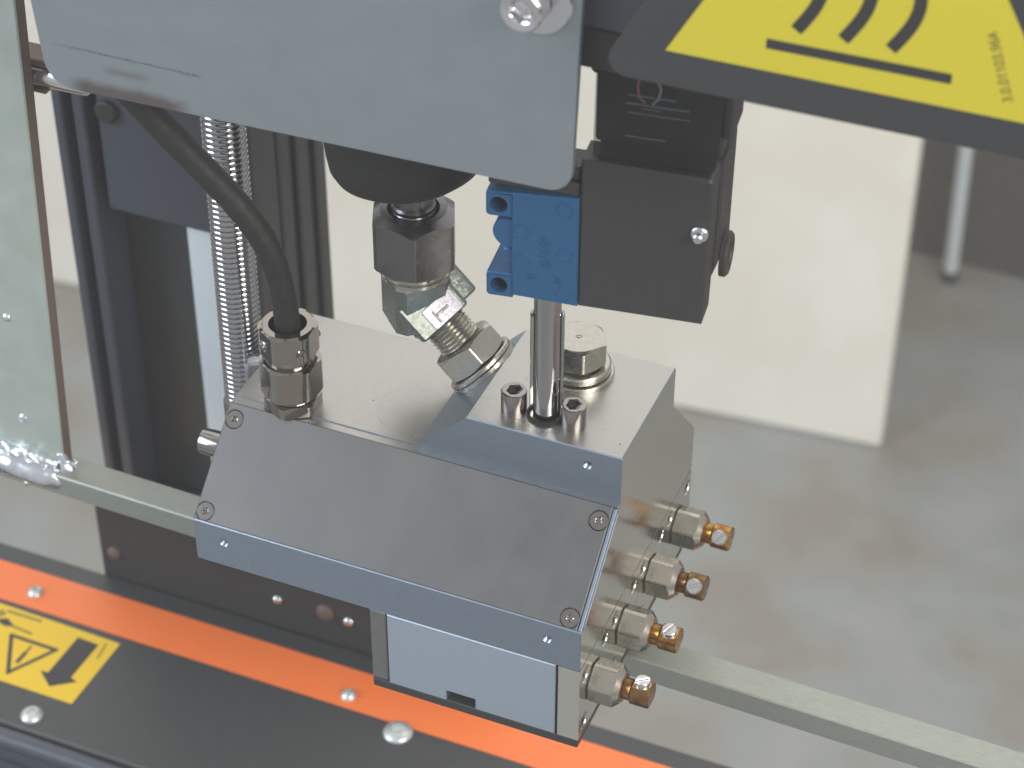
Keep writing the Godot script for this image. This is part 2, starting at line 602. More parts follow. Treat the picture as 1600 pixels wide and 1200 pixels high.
func text_part(called: String, words: String, height: float, depth: float, t: Transform3D, mat_name: String, parent: Node, bold := false):
	var tm = TextMesh.new()
	var sf = SystemFont.new()
	sf.font_names = PackedStringArray(["Droid Sans"])
	if bold:
		sf.font_weight = 700
	tm.font = sf
	tm.text = words
	tm.font_size = 64
	var sc = height / 46.0
	tm.pixel_size = K
	tm.depth = depth * K / sc
	tm.curve_step = 2.0
	var mi = MeshInstance3D.new()
	mi.name = called
	mi.mesh = tm
	mi.material_override = M[mat_name]
	mi.transform = Transform3D(t.basis * Basis.from_scale(Vector3(sc, sc, sc)), t.origin * K)
	parent.add_child(mi, true)
	return mi


# ---------------------------------------------------------------- build
func _ready():
	# camera
	var cam = Camera3D.new()
	cam.name = "camera"
	cam.position = Vector3(0.17477, 0.52088, 0.47701)
	cam.rotation_order = EULER_ORDER_YXZ
	cam.rotation = Vector3(-0.67059, 0.39474, 0.0027)
	cam.fov = 19.455
	cam.near = 0.02
	cam.far = 60.0
	var lens = CameraAttributesPhysical.new()
	lens.frustum_focal_length = 70.0
	lens.frustum_focus_distance = 0.72
	lens.frustum_near = 0.02
	lens.frustum_far = 60.0
	lens.exposure_aperture = 14.5
	cam.attributes = lens
	add_child(cam)
	cam.current = true
	# surroundings, and lamps out of view
	var we = WorldEnvironment.new()
	we.name = "world_environment"
	var env = Environment.new()
	env.background_mode = Environment.BG_COLOR
	env.background_color = Color(0.47, 0.475, 0.485).linear_to_srgb()
	env.tonemap_mode = Environment.TONE_MAPPER_LINEAR
	env.tonemap_exposure = 1.0
	env.fog_enabled = true
	env.fog_density = 0.06
	env.fog_light_color = Color(0.97, 0.97, 0.97)
	env.sdfgi_enabled = true
	env.ssao_enabled = true
	env.ssil_enabled = true
	we.environment = env
	add_child(we)
	lamp("unseen_overhead_light", Vector3(-0.8, 2.0, -2.2), Vector3(-0.1, 0.0, -0.3), Vector2(6.0, 4.6), 0.28, Color(1.0, 0.965, 0.90))  # unseen, above and behind; placed so the flat tops reflect bright
	lamp("unseen_warm_light", Vector3(2.0, 1.5, 1.1), Vector3(-0.1, -0.2, -0.3), Vector2(1.4, 1.2), 5.0, Color(1.0, 0.95, 0.87))  # unseen, right front; placed to light the sign, board and right facets
	lamp("unseen_cool_light", Vector3(-1.9, 1.0, 1.3), Vector3(-0.1, 0.0, -0.1), Vector2(1.1, 1.4), 3.2, Color(0.80, 0.90, 1.0))  # unseen, left front; placed for the cool tint on the metal
	materials()
	setting()
	machine_table()
	machine_column()
	rail_and_post()
	applicator()
	nozzle_valves()
	plug_bolt()
	cable_gland()
	cable_and_conduit()
	hose_fitting()
	solenoid_valve()
	cover_sheet()
	warning_sign()


func lamp(called: String, at: Vector3, towards: Vector3, size: Vector2, energy: float, c: Color):
	var l = AreaLight3D.new()
	l.name = called
	l.area_size = size
	l.area_normalize_energy = false
	l.light_energy = energy
	l.light_color = c.linear_to_srgb()
	l.area_range = 12.0
	l.shadow_enabled = true
	add_child(l)
	l.look_at_from_position(at, towards, UPV)


func setting():
	var b = B.new()
	b.quad(Vector3(-3200, -1050, 2200), Vector3(3200, -1050, 2200), Vector3(3200, -1050, -4200), Vector3(-3200, -1050, -4200))
	var fl = single(b, "floor", "concrete", "", "", Vector3.ZERO, "", "structure")
	fl.name = "floor"
	# cream board standing on the floor; its lower edge runs from (-1190,-1315) to (-174,-1403)
	var at = Vector3(-174, -1050, -1403)
	b = B.new()
	b.box(Vector3(-1250, 2, -18), Vector3(0, 820, 0), 1.5)
	var board = single(b, "cream_board", "cream_board", "large cream board standing upright on the concrete floor behind the machine", "board", at)
	board.rotation.y = deg_to_rad(4.9)
	# dark cabinet beyond, with a pale tube leg before it
	b = B.new()
	b.box(Vector3(-700, 0, -500), Vector3(900, 900, 0), 4.0)
	var cab = single(b, "dark_cabinet", "dark_timber", "dark brown cabinet on the floor right of the cream board", "cabinet", Vector3(-100, -1049, -1772))
	cab.rotation.y = deg_to_rad(-3.0)
	b = B.new(Vector3(-181, -1050, -1740))
	b.tube([Vector3(-181, -1046, -1740), Vector3(-186, -700, -1728), Vector3(-190, -300, -1716)], [8.5], 20)
	var leg = thing("tube_stand", "pale enamelled tube leg standing on the floor before the dark cabinet", "stand", Vector3(-181, -1050, -1740))
	part(b, "tube", "leg_enamel", leg)
	b = B.new(Vector3(-181, -1050, -1740))
	b.lathe([[0.0, 0.5], [10.5, 0.5], [10.5, 14.0], [8.6, 16.0]], Vector3(-181, -1050, -1740), UPV, 20)
	part(b, "foot_cap", "black_plastic", leg)


func dome_screw(called: String, at: Vector3, r: float, label: String, group: String):
	var t = thing(called, label, "screw", at, group)
	var b = B.new()
	b.lathe([[r, 0.0], [r, 0.5], [r * 0.93, 1.2], [r * 0.75, 2.0], [r * 0.45, 2.6], [r * 0.42, 2.6, 1], [r * 0.42, 1.2, 1], [0.0, 1.0]], Vector3.ZERO, UPV, 36, 0.3, 0.7)
	part(b, "head", "zinc_flake", t)


func machine_table():
	var at = Vector3(-200, -200, -100)
	var t = thing("machine_table", "black painted machine table with an orange stripe along its far side", "table", at)
	var b = B.new(at)
	b.box(Vector3(-700, -230, -156.5), Vector3(400, -200, -58), 1.0)
	part(b, "table_top", "black_paint", t)
	b = B.new(at)
	b.box(Vector3(-700, -199.95, -145.4), Vector3(400, -199.7, -123.0))
	part(b, "orange_stripe", "orange_paint", t)
	b = B.new(at)
	b.tube([Vector3(-700, -202.5, -52), Vector3(400, -202.5, -52)], [4.2], 20)
	b.box(Vector3(-700, -230, -57.8), Vector3(400, -206, -50), 0.5)
	part(b, "edge_bead", "slate_paint", t)
	b = B.new(at)
	b.box(Vector3(-700, -240, -49.8), Vector3(400, -214, 90), 1.0)
	part(b, "front_shelf", "slate_paint", t)
	# screws
	dome_screw("table_screw", Vector3(-317.7, -199.7, -132.2), 3.6, "small domed screw on the orange stripe, left end near the yellow label", "screws along the machine table")
	dome_screw("table_screw", Vector3(-155.5, -199.7, -129.8), 3.6, "small domed screw on the orange stripe below the applicator's end plates", "screws along the machine table")
	dome_screw("table_screw", Vector3(-126.4, -200, -118.7), 6.6, "largest domed screw, on the black table just below the orange stripe", "screws along the machine table")
	dome_screw("table_screw", Vector3(-277.8, -200, -65.9), 5.0, "domed screw on the black table below the yellow arrow label", "screws along the machine table")
	# label with an arrow and a warning triangle
	var lat = Vector3(-300, -200, -100)
	var lab = thing("warning_label", "yellow label with a black arrow and warning triangle on the black table", "label", lat)
	var f = Transform3D(Basis(Vector3(1, 0, 0), Vector3(0, 0, -1), Vector3(0, 1, 0)), Vector3(0, -200, 0))   # (x, -z) on the table, looking up
	b = B.new(lat)
	b.prism(flip([V2(-352, -120.9), V2(-264.8, -119.0), V2(-265.5, -78.5), V2(-352, -78.6)]), f, 0.02, 0.14)
	part(b, "yellow_sheet", "yellow_label", lab)
	b = B.new(lat)
	b.prism(flip([V2(-284.5, -115.1), V2(-273.4, -114.5), V2(-274.1, -92.1), V2(-270.3, -90.8), V2(-280.1, -83.7), V2(-289.0, -90.6), V2(-285.2, -90.9)]), f, 0.14, 0.18)
	part(b, "arrow", "black_print", lab)
	b = B.new(lat)
	var tri = [V2(-313.0, -104.6), V2(-289.4, -104.3), V2(-301.6, -84.0)]
	for i in 3:
		var p: Vector2 = tri[i]
		var q: Vector2 = tri[(i + 1) % 3]
		var e = (q - p).normalized() * 0.9
		strip(b, [mirror(p - e), mirror(q + e)], 1.9, f, 0.14, 0.18 + 0.01 * i)
	strip(b, [mirror(V2(-300.9, -102.0)), mirror(V2(-301.0, -98.6)), mirror(V2(-301.2, -97.4))], 1.1, f, 0.14, 0.18)
	strip(b, [mirror(V2(-301.1, -97.8)), mirror(V2(-301.4, -90.6))], 2.0, f, 0.14, 0.19)
	part(b, "warning_triangle", "black_print", lab)
	for l in [[-323.4, -117.3, -305.0, -117.5, 1.6], [-317.1, -109.9, -304.8, -108.8, 1.5], [-270.6, -116.6, -269.4, -106.6, 1.0], [-326.6, -116.2, -323.5, -113.8, 3.4]]:
		b = B.new(lat)
		strip(b, [mirror(V2(l[0], l[1])), mirror(V2(l[2], l[3]))], l[4], f, 0.14, 0.17)
		part(b, "faded_print", "grey_print", lab)
	b = B.new(lat)
	b.prism(flip([V2(-320.6, -113.2), V2(-318.0, -111.8), V2(-315.4, -110.2), V2(-318.6, -108.4), V2(-322.2, -109.2), V2(-325.4, -110.6)]), f, 0.14, 0.19)
	part(b, "pictogram", "black_print", lab)


func mirror(p: Vector2) -> Vector2:
	return Vector2(p.x, -p.y)


func flip(a: Array) -> PackedVector2Array:
	var r = PackedVector2Array()
	for p in a:
		r.append(mirror(p))
	if Geometry2D.is_polygon_clockwise(r):
		r.reverse()
	return r


func machine_column():
	var at = Vector3(-230, -230, -170)
	var t = thing("machine_column", "black machine column rising behind the table at the left", "machine column", at)
	var b = B.new(at)
	b.box(Vector3(-292.5, -260, -226.5), Vector3(-206.5, 118, -186), 1.0)
	part(b, "core", "black_paint", t)
	b = B.new(at)
	for r in [[-293.0, -288.5], [-283.5, -278.0]]:
		b.box(Vector3(r[0], -240, -185.5), Vector3(r[1], 118, -165), 0.8)
	part(b, "slotted_rib", "slate_paint", t)
	b = B.new(at)
	b.box(Vector3(-272, 5.5, -185.5), Vector3(-212, 118, -165), 1.0)
	part(b, "slate_panel", "slate_paint", t)
	b = B.new(at)
	b.lathe([[5.0, 0.0], [5.0, 2.0], [4.2, 3.0], [0.0, 3.0]], Vector3(-266.5, 54, -165), Vector3(0, 0, 1), 24)
	part(b, "knob", "black_plastic", t)
	b = B.new(at)
	b.box(Vector3(-238.5, -145, -185.5), Vector3(-225.5, 4.8, -168), 1.2)
	part(b, "bright_strip", "leg_enamel", t)
	b = B.new(at)
	b.box(Vector3(-211.5, -240, -185.5), Vector3(-203.5, 118, -165.5), 1.0)
	for r in [[-196.5, -187.5], [-212.0, -203.0], [-227.0, -219.0]]:
		b.box(Vector3(-206.2, -240, r[0]), Vector3(-203.5, 118, r[1]), 0.8)
	part(b, "right_rib", "black_paint", t)
	# lower housing joining the column to the table
	b = B.new(at)
	b.box(Vector3(-297, -260, -185), Vector3(-100, -158, -158), 1.0)
	part(b, "lower_housing", "matt_black", t)
	for s in [[-204.0, -184.0, 2.6, "bright_screw"], [-168.5, -184.5, 2.8, "bright_screw"], [-180.0, -183.0, 4.5, "rusty_edge"], [-289.0, -186.0, 3.6, "rusty_edge"]]:
		b = B.new(at)
		b.lathe([[s[2], -0.3], [s[2], 0.8], [s[2] * 0.7, 1.8], [s[2] * 0.3, 2.2], [0.0, 2.2]], Vector3(s[0], s[1], -158), Vector3(0, 0, 1), 20, 0.0, 0.9)
		part(b, "bolt", s[3], t)


func rail_and_post():
	# flat steel rail that carries the applicator; it runs 1.2 degrees off the block's length
	var at = Vector3(-100, -45, -55)
	var rail = thing("steel_rail", "pale zinc plated flat steel rail passing under the applicator", "rail", at)
	var b = B.new(Vector3.ZERO)
	b.box(Vector3(-420, -9.8, -12.5), Vector3(380, 0, 0), 0.5)
	var r = part(b, "bar", "rail_zinc", rail)
	r.transform = Transform3D(Basis(Vector3(0, 0, 1), deg_to_rad(-1.42)), Vector3(0, 7.8, 5) * K)
	# upright post welded on the rail
	var pat = Vector3(-245, -40, -55)
	var post = thing("steel_post", "greenish grey flat steel post welded upright on the rail", "post", pat)
	b = B.new(pat)
	var f = Transform3D(Basis.IDENTITY, Vector3(0, 0, 0))
	b.prism(PackedVector2Array([V2(-330, -40), V2(-231.2, -36), V2(-221.2, 172), V2(-213, 330), V2(-330, 330)]), f, -61, -55.05, 0.5)
	part(b, "flat_bar", "post_steel", post)
	b = B.new(pat)
	b.quad(Vector3(-231.15, -35, -55.6), Vector3(-231.15, -35, -60.5), Vector3(-221.15, 172, -60.5), Vector3(-221.15, 172, -55.6))
	b.quad(Vector3(-221.15, 172, -55.6), Vector3(-221.15, 172, -60.5), Vector3(-212.95, 329, -60.5), Vector3(-212.95, 329, -55.6))
	part(b, "rusty_edge", "rusty_edge", post)
	for s in [[-246.5, -14.5, 2.2], [-246.2, 33.0, 1.9], [-253.0, 60.0, 1.0]]:
		b = B.new(pat)
		b.lathe([[s[2], -0.2], [s[2] * 0.8, 0.5], [s[2] * 0.4, 0.9], [0.0, 1.0]], Vector3(s[0], s[1], -55.1), Vector3(0, 0, 1), 14, 0.0, 1.2)
		part(b, "weld_spatter", "weld_metal", post)
	# the weld seam, lumpy and bright
	b = B.new(pat)
	noisy_lump(b, [Vector3(-330, -34.6, -53.0), Vector3(-280, -35.0, -52.4), Vector3(-268, -34.6, -52.0), Vector3(-259, -35.4, -52.2), Vector3(-250, -35.4, -51.8), Vector3(-241, -36.6, -52.0), Vector3(-235, -37.6, -52.4), Vector3(-230.5, -39.2, -53.0)], [5.0, 5.4, 5.8, 5.2, 5.6, 5.2, 4.6, 3.0], 41, 0.4)
	noisy_lump(b, [Vector3(-300, -30.0, -54.2), Vector3(-268, -29.6, -54.2), Vector3(-256, -30.5, -54.0), Vector3(-246, -30.5, -54.4), Vector3(-238, -31.4, -54.2), Vector3(-233, -33.0, -54.8)], [2.4, 3.2, 2.6, 3.0, 2.6, 1.4], 43, 0.35)
	for w in [[-264.0, -28.6, 2.4], [-252.0, -29.6, 2.0], [-244.5, -28.8, 1.7], [-271.0, -31.0, 2.6], [-238.0, -34.0, 2.2]]:
		noisy_lump(b, [Vector3(w[0] - 5.0, w[1] + 2.0, -53.6), Vector3(w[0], w[1], -52.0), Vector3(w[0] + 5.5, w[1] - 3.2, -51.6)], [0.4, w[2], 0.5], 61, 0.35)
	part(b, "weld_seam", "weld_metal", post)
	b = B.new(pat)
	noisy_lump(b, [Vector3(-232.5, -27, -55.5), Vector3(-230.5, -33, -56), Vector3(-228.0, -37.5, -57), Vector3(-224.5, -39.5, -59)], [1.4, 2.6, 2.8, 1.2], 47, 0.6)
	noisy_lump(b, [Vector3(-230.5, -34, -60), Vector3(-227, -38.5, -61), Vector3(-222.5, -39.5, -62)], [1.8, 2.4, 1.0], 49, 0.5)
	for s in [[-226.0, -38.0, -54.6, 1.3], [-246.0, -42.5, -50.2, 1.2], [-222.0, -38.0, -57.5, 0.9], [-229.0, -30.0, -54.6, 0.9]]:
		noisy_lump(b, [Vector3(s[0] - s[3], s[1], s[2]), Vector3(s[0], s[1] + 0.2, s[2]), Vector3(s[0] + s[3], s[1], s[2])], [0.3, s[3], 0.3], 51, 0.3)
	part(b, "weld_run_off", "weld_metal", post)


func applicator():
	var at = Vector3(-70, 0, -50)
	var t = thing("applicator_block", "machined aluminium glue applicator block with sloped cover and raised right half", "applicator", at)
	var fx = Transform3D(Basis(Vector3(0, 0, -1), Vector3(0, 1, 0), Vector3(1, 0, 0)), Vector3.ZERO)   # (depth behind the front, height), along x
	var c = 0.35
	# ---- body, several surfaces: milled sides, satin tops, polished right end
	var full = PackedVector2Array([V2(0.0, 0), V2(109.8, 0), V2(109.8, 18.7), V2(84, 47.5), V2(84, 64 - c), V2(84 - c, 64), V2(33 + c, 64), V2(33, 64 - c), V2(33, 45.0), V2(31.0, 45.0), V2(31.0, 42.42), V2(3.3, 17.4), V2(c, 17.4), V2(0, 17.4 - c)])
	var low = PackedVector2Array([V2(0.0, 0), V2(109.8, 0), V2(109.8, 18.7), V2(86.2, 45.05), V2(85.6, 45.4), V2(34.3, 45.4), V2(34.3, 45.0), V2(31.0, 45.0), V2(31.0, 42.42), V2(3.3, 17.4), V2(c, 17.4), V2(0, 17.4 - c)])
	var body = ArrayMesh.new()
	var side = B.new(at)
	var top = B.new(at)
	var end = B.new(at)
	var bx = -72.2
	# left half
	var q = B.inset(low, c)
	for i in low.size():
		var j = (i + 1) % low.size()
		var w = top if i == 4 or i == 6 else side
		if i != 11:
			w.quad(fx * Vector3(low[i].x, low[i].y, -140 + c), fx * Vector3(low[j].x, low[j].y, -140 + c), fx * Vector3(low[j].x, low[j].y, bx), fx * Vector3(low[i].x, low[i].y, bx))
		side.quad(fx * Vector3(q[i].x, q[i].y, -140), fx * Vector3(q[j].x, q[j].y, -140), fx * Vector3(low[j].x, low[j].y, -140 + c), fx * Vector3(low[i].x, low[i].y, -140 + c))
	side.cap(q, fx, -140, false)
	# right half, its left end sloping above the low top
	q = B.inset(full, c)
	for i in full.size():
		var j = (i + 1) % full.size()
		var x0 = bx + maxf(0.0, full[i].y - 45.4)
		var x1 = bx + maxf(0.0, full[j].y - 45.4)
		var w = top if i == 5 or i == 8 else side
		if i != 13 and i != 7:
			w.quad(fx * Vector3(full[i].x, full[i].y, x0), fx * Vector3(full[j].x, full[j].y, x1), fx * Vector3(full[j].x, full[j].y, -c), fx * Vector3(full[i].x, full[i].y, -c))
		side.quad(fx * Vector3(full[i].x, full[i].y, -c), fx * Vector3(full[j].x, full[j].y, -c), fx * Vector3(q[j].x, q[j].y, 0), fx * Vector3(q[i].x, q[i].y, 0))
	end.cap(q, fx, 0.0, true)
	side.quad(fx * Vector3(33, 45.4, bx), fx * Vector3(33, 63.65, bx + 18.25), fx * Vector3(84, 63.65, bx + 18.25), fx * Vector3(84, 45.4, bx))
	side.quad(fx * Vector3(33, 63.65, bx + 18.25), fx * Vector3(33.35, 64, bx + 18.6), fx * Vector3(83.65, 64, bx + 18.6), fx * Vector3(84, 63.65, bx + 18.25))
	# front strip and raised front, with tapped holes
	side.holed(-140 + c, 0, -c, 17.4 - c, [[-128.8, 10.4, 1.65, 5.0, 1], [-11.5, 10.4, 1.65, 5.0, 1]], Transform3D(Basis.IDENTITY, Vector3.ZERO))
	side.holed(bx + 18.25, 45.0, -c, 64 - c, [[-11.6, 57.7, 1.65, 5.0, 1]], Transform3D(Basis.IDENTITY, Vector3(0, 0, -33)))
	side.tri(Vector3(bx, 45.4, -33), Vector3(bx + 18.25, 45.4, -33), Vector3(bx + 18.25, 63.65, -33))
	side.quad(Vector3(bx, 45.0, -33), Vector3(bx + 18.25, 45.0, -33), Vector3(bx + 18.25, 45.4, -33), Vector3(bx, 45.4, -33))
	side.mesh(body)
	top.mesh(body)
	end.mesh(body)
	body.surface_set_material(0, M.cool_lit_milled_aluminium)
	body.surface_set_material(1, M.satin_aluminium)
	body.surface_set_material(2, M.polished_aluminium)
	var mi = MeshInstance3D.new()
	mi.name = "body"
	mi.mesh = body
	t.add_child(mi, true)
	# machined pad: a faint round land on the low top
	var b = B.new(at)
	b.lathe([[12.6, 0.0], [12.6, 0.08], [12.45, 0.12], [0.0, 0.12]], Vector3(-80.5, 45.4, -50.5), UPV, 64, 0.0, 0.1)
	part(b, "round_pad", "satin_aluminium", t)
	# small dings and scratches on the machined tops and front
	b = B.new(at)
	var rng = RandomNumberGenerator.new()
	rng.seed = 77
	for i in 46:
		var len = rng.randf_range(0.25, 1.6)
		var ang = rng.randf_range(0.0, PI)
		var d = Vector3(cos(ang), 0, sin(ang)) * len
		var p = Vector3(rng.randf_range(-132, -60), 45.41, rng.randf_range(-80, -37)) if i % 2 == 0 else Vector3(rng.randf_range(-50, -3), 64.01, rng.randf_range(-80, -36))
		if i % 5 == 4:
			d = Vector3(cos(ang), sin(ang) * 0.4, 0) * len
			p = Vector3(rng.randf_range(-135, -5), rng.randf_range(2, 15), 0.01)
		b.tube([p - d * 0.5, p, p + d * 0.5], [0.03, rng.randf_range(0.06, 0.13), 0.03], 6)
	var dings = part(b, "scratches", "dark_gap", t)
	dings.set_meta("kind", "stuff")
	# sloped cover with four countersunk screws
	var sdir = Vector3(0, 28.0, -31.0).normalized()
	var nrm = Vector3(0, 31.0, 28.0).normalized()
	var fs = Transform3D(Basis(Vector3(1, 0, 0), sdir, nrm), Vector3(0, 17.45, 0.0))
	var spots = []
	for x in [-136.6, -4.9]:
		for s in [3.6, 36.0]:
			spots.append([x, s, 3.45, 1.8, 2])
	b = B.new(at)
	var s0 = 0.15
	var s1 = 41.5
	b.holed(-140 + c, s0 + c, -1.6 - c, s1 - c, spots, fs, 0.06)
	for e in [[-140.0, s0, -1.6, s0], [-1.6, s0, -1.6, s1], [-1.6, s1, -140.0, s1], [-140.0, s1, -140.0, s0]]:
		var p0 = Vector2(e[0], e[1])
		var p1 = Vector2(e[2], e[3])
		var m = Vector2(-70.8, 20.5)
		var i0 = p0 + Vector2(signf(m.x - p0.x), signf(m.y - p0.y)) * c
		var i1 = p1 + Vector2(signf(m.x - p1.x), signf(m.y - p1.y)) * c
		b.quad(fs * Vector3(p0.x, p0.y, -c), fs * Vector3(p1.x, p1.y, -c), fs * Vector3(i1.x, i1.y, 0), fs * Vector3(i0.x, i0.y, 0))
		b.quad(fs * Vector3(p0.x, p0.y, -2.1), fs * Vector3(p1.x, p1.y, -2.1), fs * Vector3(p1.x, p1.y, -c), fs * Vector3(p0.x, p0.y, -c))
	var cover = part(b, "sloped_cover", "blasted_aluminium", t)
	var k = 0
	for s in spots:
		b = B.new(at)
		flat_screw(b, fs * Vector3(s[0], s[1], -0.15), nrm, 3.1, 0.4 + k * 0.7)
		part(b, "screw", "steel", cover)
		k += 1
	# right rim beside the cover
	b = B.new(at)
	b.prism(PackedVector2Array([V2(-1.3, 0.3), V2(-0.05, 0.3), V2(-0.05, 41.0), V2(-1.3, 41.0)]), fs, -2.15, -0.05, 0.2)
	part(b, "cover_rim", "cool_lit_milled_aluminium", t)
	# two cap screws on the raised top, one on the left end
	for s in [Vector3(-41.0, 64, -42.6), Vector3(-20.6, 64, -43.1)]:
		b = B.new(at)
		socket_screw(b, s, UPV, 4.25, 8.3, 2.15, 3.6, 0.5)
		part(b, "cap_screw", "steel", t)
	b = B.new(at)
	socket_screw(b, Vector3(-140.2, 29.8, -25.0), Vector3(-1, 0, 0), 4.6, 8.5, 2.2, 2.5)
	part(b, "end_screw", "steel", t)
	# ---- lower part: side plate, face plate with a notch, four end flanges, gasket
	b = B.new(at)
	b.box(Vector3(-75.4, -32.5, -108), Vector3(-69.5, -0.4, -0.4), 0.5)
	part(b, "side_plate", "dull_aluminium", t)
	b = B.new(at)
	b.box(Vector3(-69.4, -32.3, -108), Vector3(-8.2, -0.3, -6))
	part(b, "lower_core", "black_paint", t)
	b = B.new(at)
	b.prism(PackedVector2Array([V2(-68.9, -32.6), V2(-47.7, -32.6), V2(-47.7, -28.0), V2(-37.1, -28.0), V2(-37.1, -32.6), V2(-8.5, -32.6), V2(-8.5, -0.5), V2(-68.9, -0.5)]), Transform3D.IDENTITY, -5.9, -0.05, 0.3)
	part(b, "face_plate", "ground_plate", t)
	b = B.new(at)
	b.lathe([[3.2, -0.1], [3.2, 1.2], [2.8, 1.6], [1.6, 1.6], [1.5, 0.4], [0.0, 0.4]], Vector3(-42.0, -30.5, -5.9), Vector3(0, 0, 1), 24)
	part(b, "notch_screw", "dark_steel", t)
	for i in 4:
		var z1 = -0.1 - 27.45 * i
		var z0 = z1 - 27.3
		var ff = Transform3D(Basis(Vector3(0, 0, -1), Vector3(0, 1, 0), Vector3(1, 0, 0)), Vector3(0, 0, 0))
		b = B.new(at)
		var e = 0.25
		b.holed(-z1 + e, -32.4 + e, -z0 - e, -0.3 - e, [[-z1 + 4.6, -5.6, 3.1, 1.8, 2], [-z1 + 4.6, -27.2, 3.1, 1.8, 2], [-z1 + 22.7, -5.6, 3.1, 1.8, 2], [-z1 + 22.7, -27.2, 3.1, 1.8, 2]], ff, 0.6)
		var p = PackedVector2Array([V2(-z1, -32.4), V2(-z0, -32.4), V2(-z0, -0.3), V2(-z1, -0.3)])
		b.prism(p, ff, -7.7, -0.001, e, [], 1)
		var pi = B.inset(p, e)
		for s in 4:
			var n = (s + 1) % 4
			b.quad(ff * Vector3(p[s].x, p[s].y, -0.001), ff * Vector3(p[n].x, p[n].y, -0.001), ff * Vector3(pi[n].x, pi[n].y, 0), ff * Vector3(pi[s].x, pi[s].y, 0))
		var fl = part(b, "end_flange", "polished_aluminium", t)
		for s in [[4.6, -5.6], [4.6, -27.2], [22.7, -5.6], [22.7, -27.2]]:
			b = B.new(at)
			flat_screw(b, Vector3(-0.2, s[1], z1 - s[0]), Vector3(1, 0, 0), 2.85, 0.3 * s[0])
			part(b, "screw", "steel", fl)
	b = B.new(at)
	b.box(Vector3(-75.2, -36.6, -106), Vector3(-0.3, -32.7, -0.3), 0.4)
	part(b, "gasket_plate", "black_plastic", t)


func nozzle_valves():
	var words = ["nearest nickel hex nozzle with brown brass tip, its screw facing up", "second nozzle from the front, slotted screw raised on top of its brass tip", "third nozzle from the front, dark slotted screw facing out of its brass tip", "farthest nozzle, pinkish slotted screw facing out of its short brass tip"]
	var hexrot = [38.0, 34.0, 40.0, 36.0]
	var turn = [-4.0, 14.0, 48.0, 52.0]
	var slot = [0.2, 0.35, 1.15, 1.3]
	for i in 4:
		var t = thing("nozzle_valve", words[i], "nozzle", Vector3(0, -16, -13.7 - 27.45 * i), "nozzle valves along the block's right end")
		var b = B.new()
		b.lathe([[7.15, -0.02], [7.15, 0.4], [6.4, 0.4]], Vector3.ZERO, Vector3(1, 0, 0), 40)
		part(b, "seal_ring", "dark_gap", t)
		b = B.new()
		b.nut(13.6, 0.45, 10.6, Vector3.ZERO, Vector3(1, 0, 0), deg_to_rad(hexrot[i] - 30.0), 2.5, 0.80, 0.99, true, false, 1.10, 1.1)
		part(b, "hex_body", "brushed_nickel", t)
		b = B.new()
		b.lathe([[4.9, 10.0], [4.9, 10.9], [3.7, 10.9], [3.7, 13.2], [3.9, 13.6]], Vector3.ZERO, Vector3(1, 0, 0), 32)
		# tip with flats on two sides
		var a = deg_to_rad(turn[i])
		var f = Transform3D(Basis(Vector3(0, 0, 1), Vector3(0, 1, 0), Vector3(-1, 0, 0)), Vector3.ZERO)
		var fr = B.frame(Vector3.ZERO, Vector3(1, 0, 0))
		var p = PackedVector2Array()
		for kk in 48:
			var th = TAU * kk / 48
			var r = 4.5
			var d = absf(cos(th))
			if d > 0.001:
				r = minf(r, 3.7 / d)
			p.append(Vector2(cos(th), sin(th)) * r)
		b.prism(p, fr * Transform3D(Basis(Vector3(0, 0, 1), a), Vector3.ZERO), 13.6, 20.4, 0.4)
		b.lathe([[2.0, 20.3], [2.0, 20.42], [1.7, 20.42], [1.5, 19.9], [0.0, 19.9]], Vector3.ZERO, Vector3(1, 0, 0), 24)
		var tip = part(b, "brass_tip", ["tarnished_brass", "golden_brass", "brown_brass", "golden_brass"][i], t)
		var ax = Vector3(0, cos(a), sin(a))
		slot_screw(tip, Vector3(16.9, 0, 0) + ax * 3.9, ax, 2.55, 1.9, slot[i] * PI, "bright_screw")
		b = B.new()
		b.lathe([[2.85, -0.3], [2.85, 0.35], [2.5, 0.35]], Vector3(16.9, 0, 0) + ax * 3.6, ax, 28)
		part(b, "screw_washer", "brushed_nickel", tip)
		b = B.new()
		b.lathe([[1.2, -0.2], [1.2, 0.7], [0.0, 0.9]], Vector3(16.9, 0, 0) - ax * 3.6, -ax, 16)
		part(b, "screw_end", "bright_screw", tip)


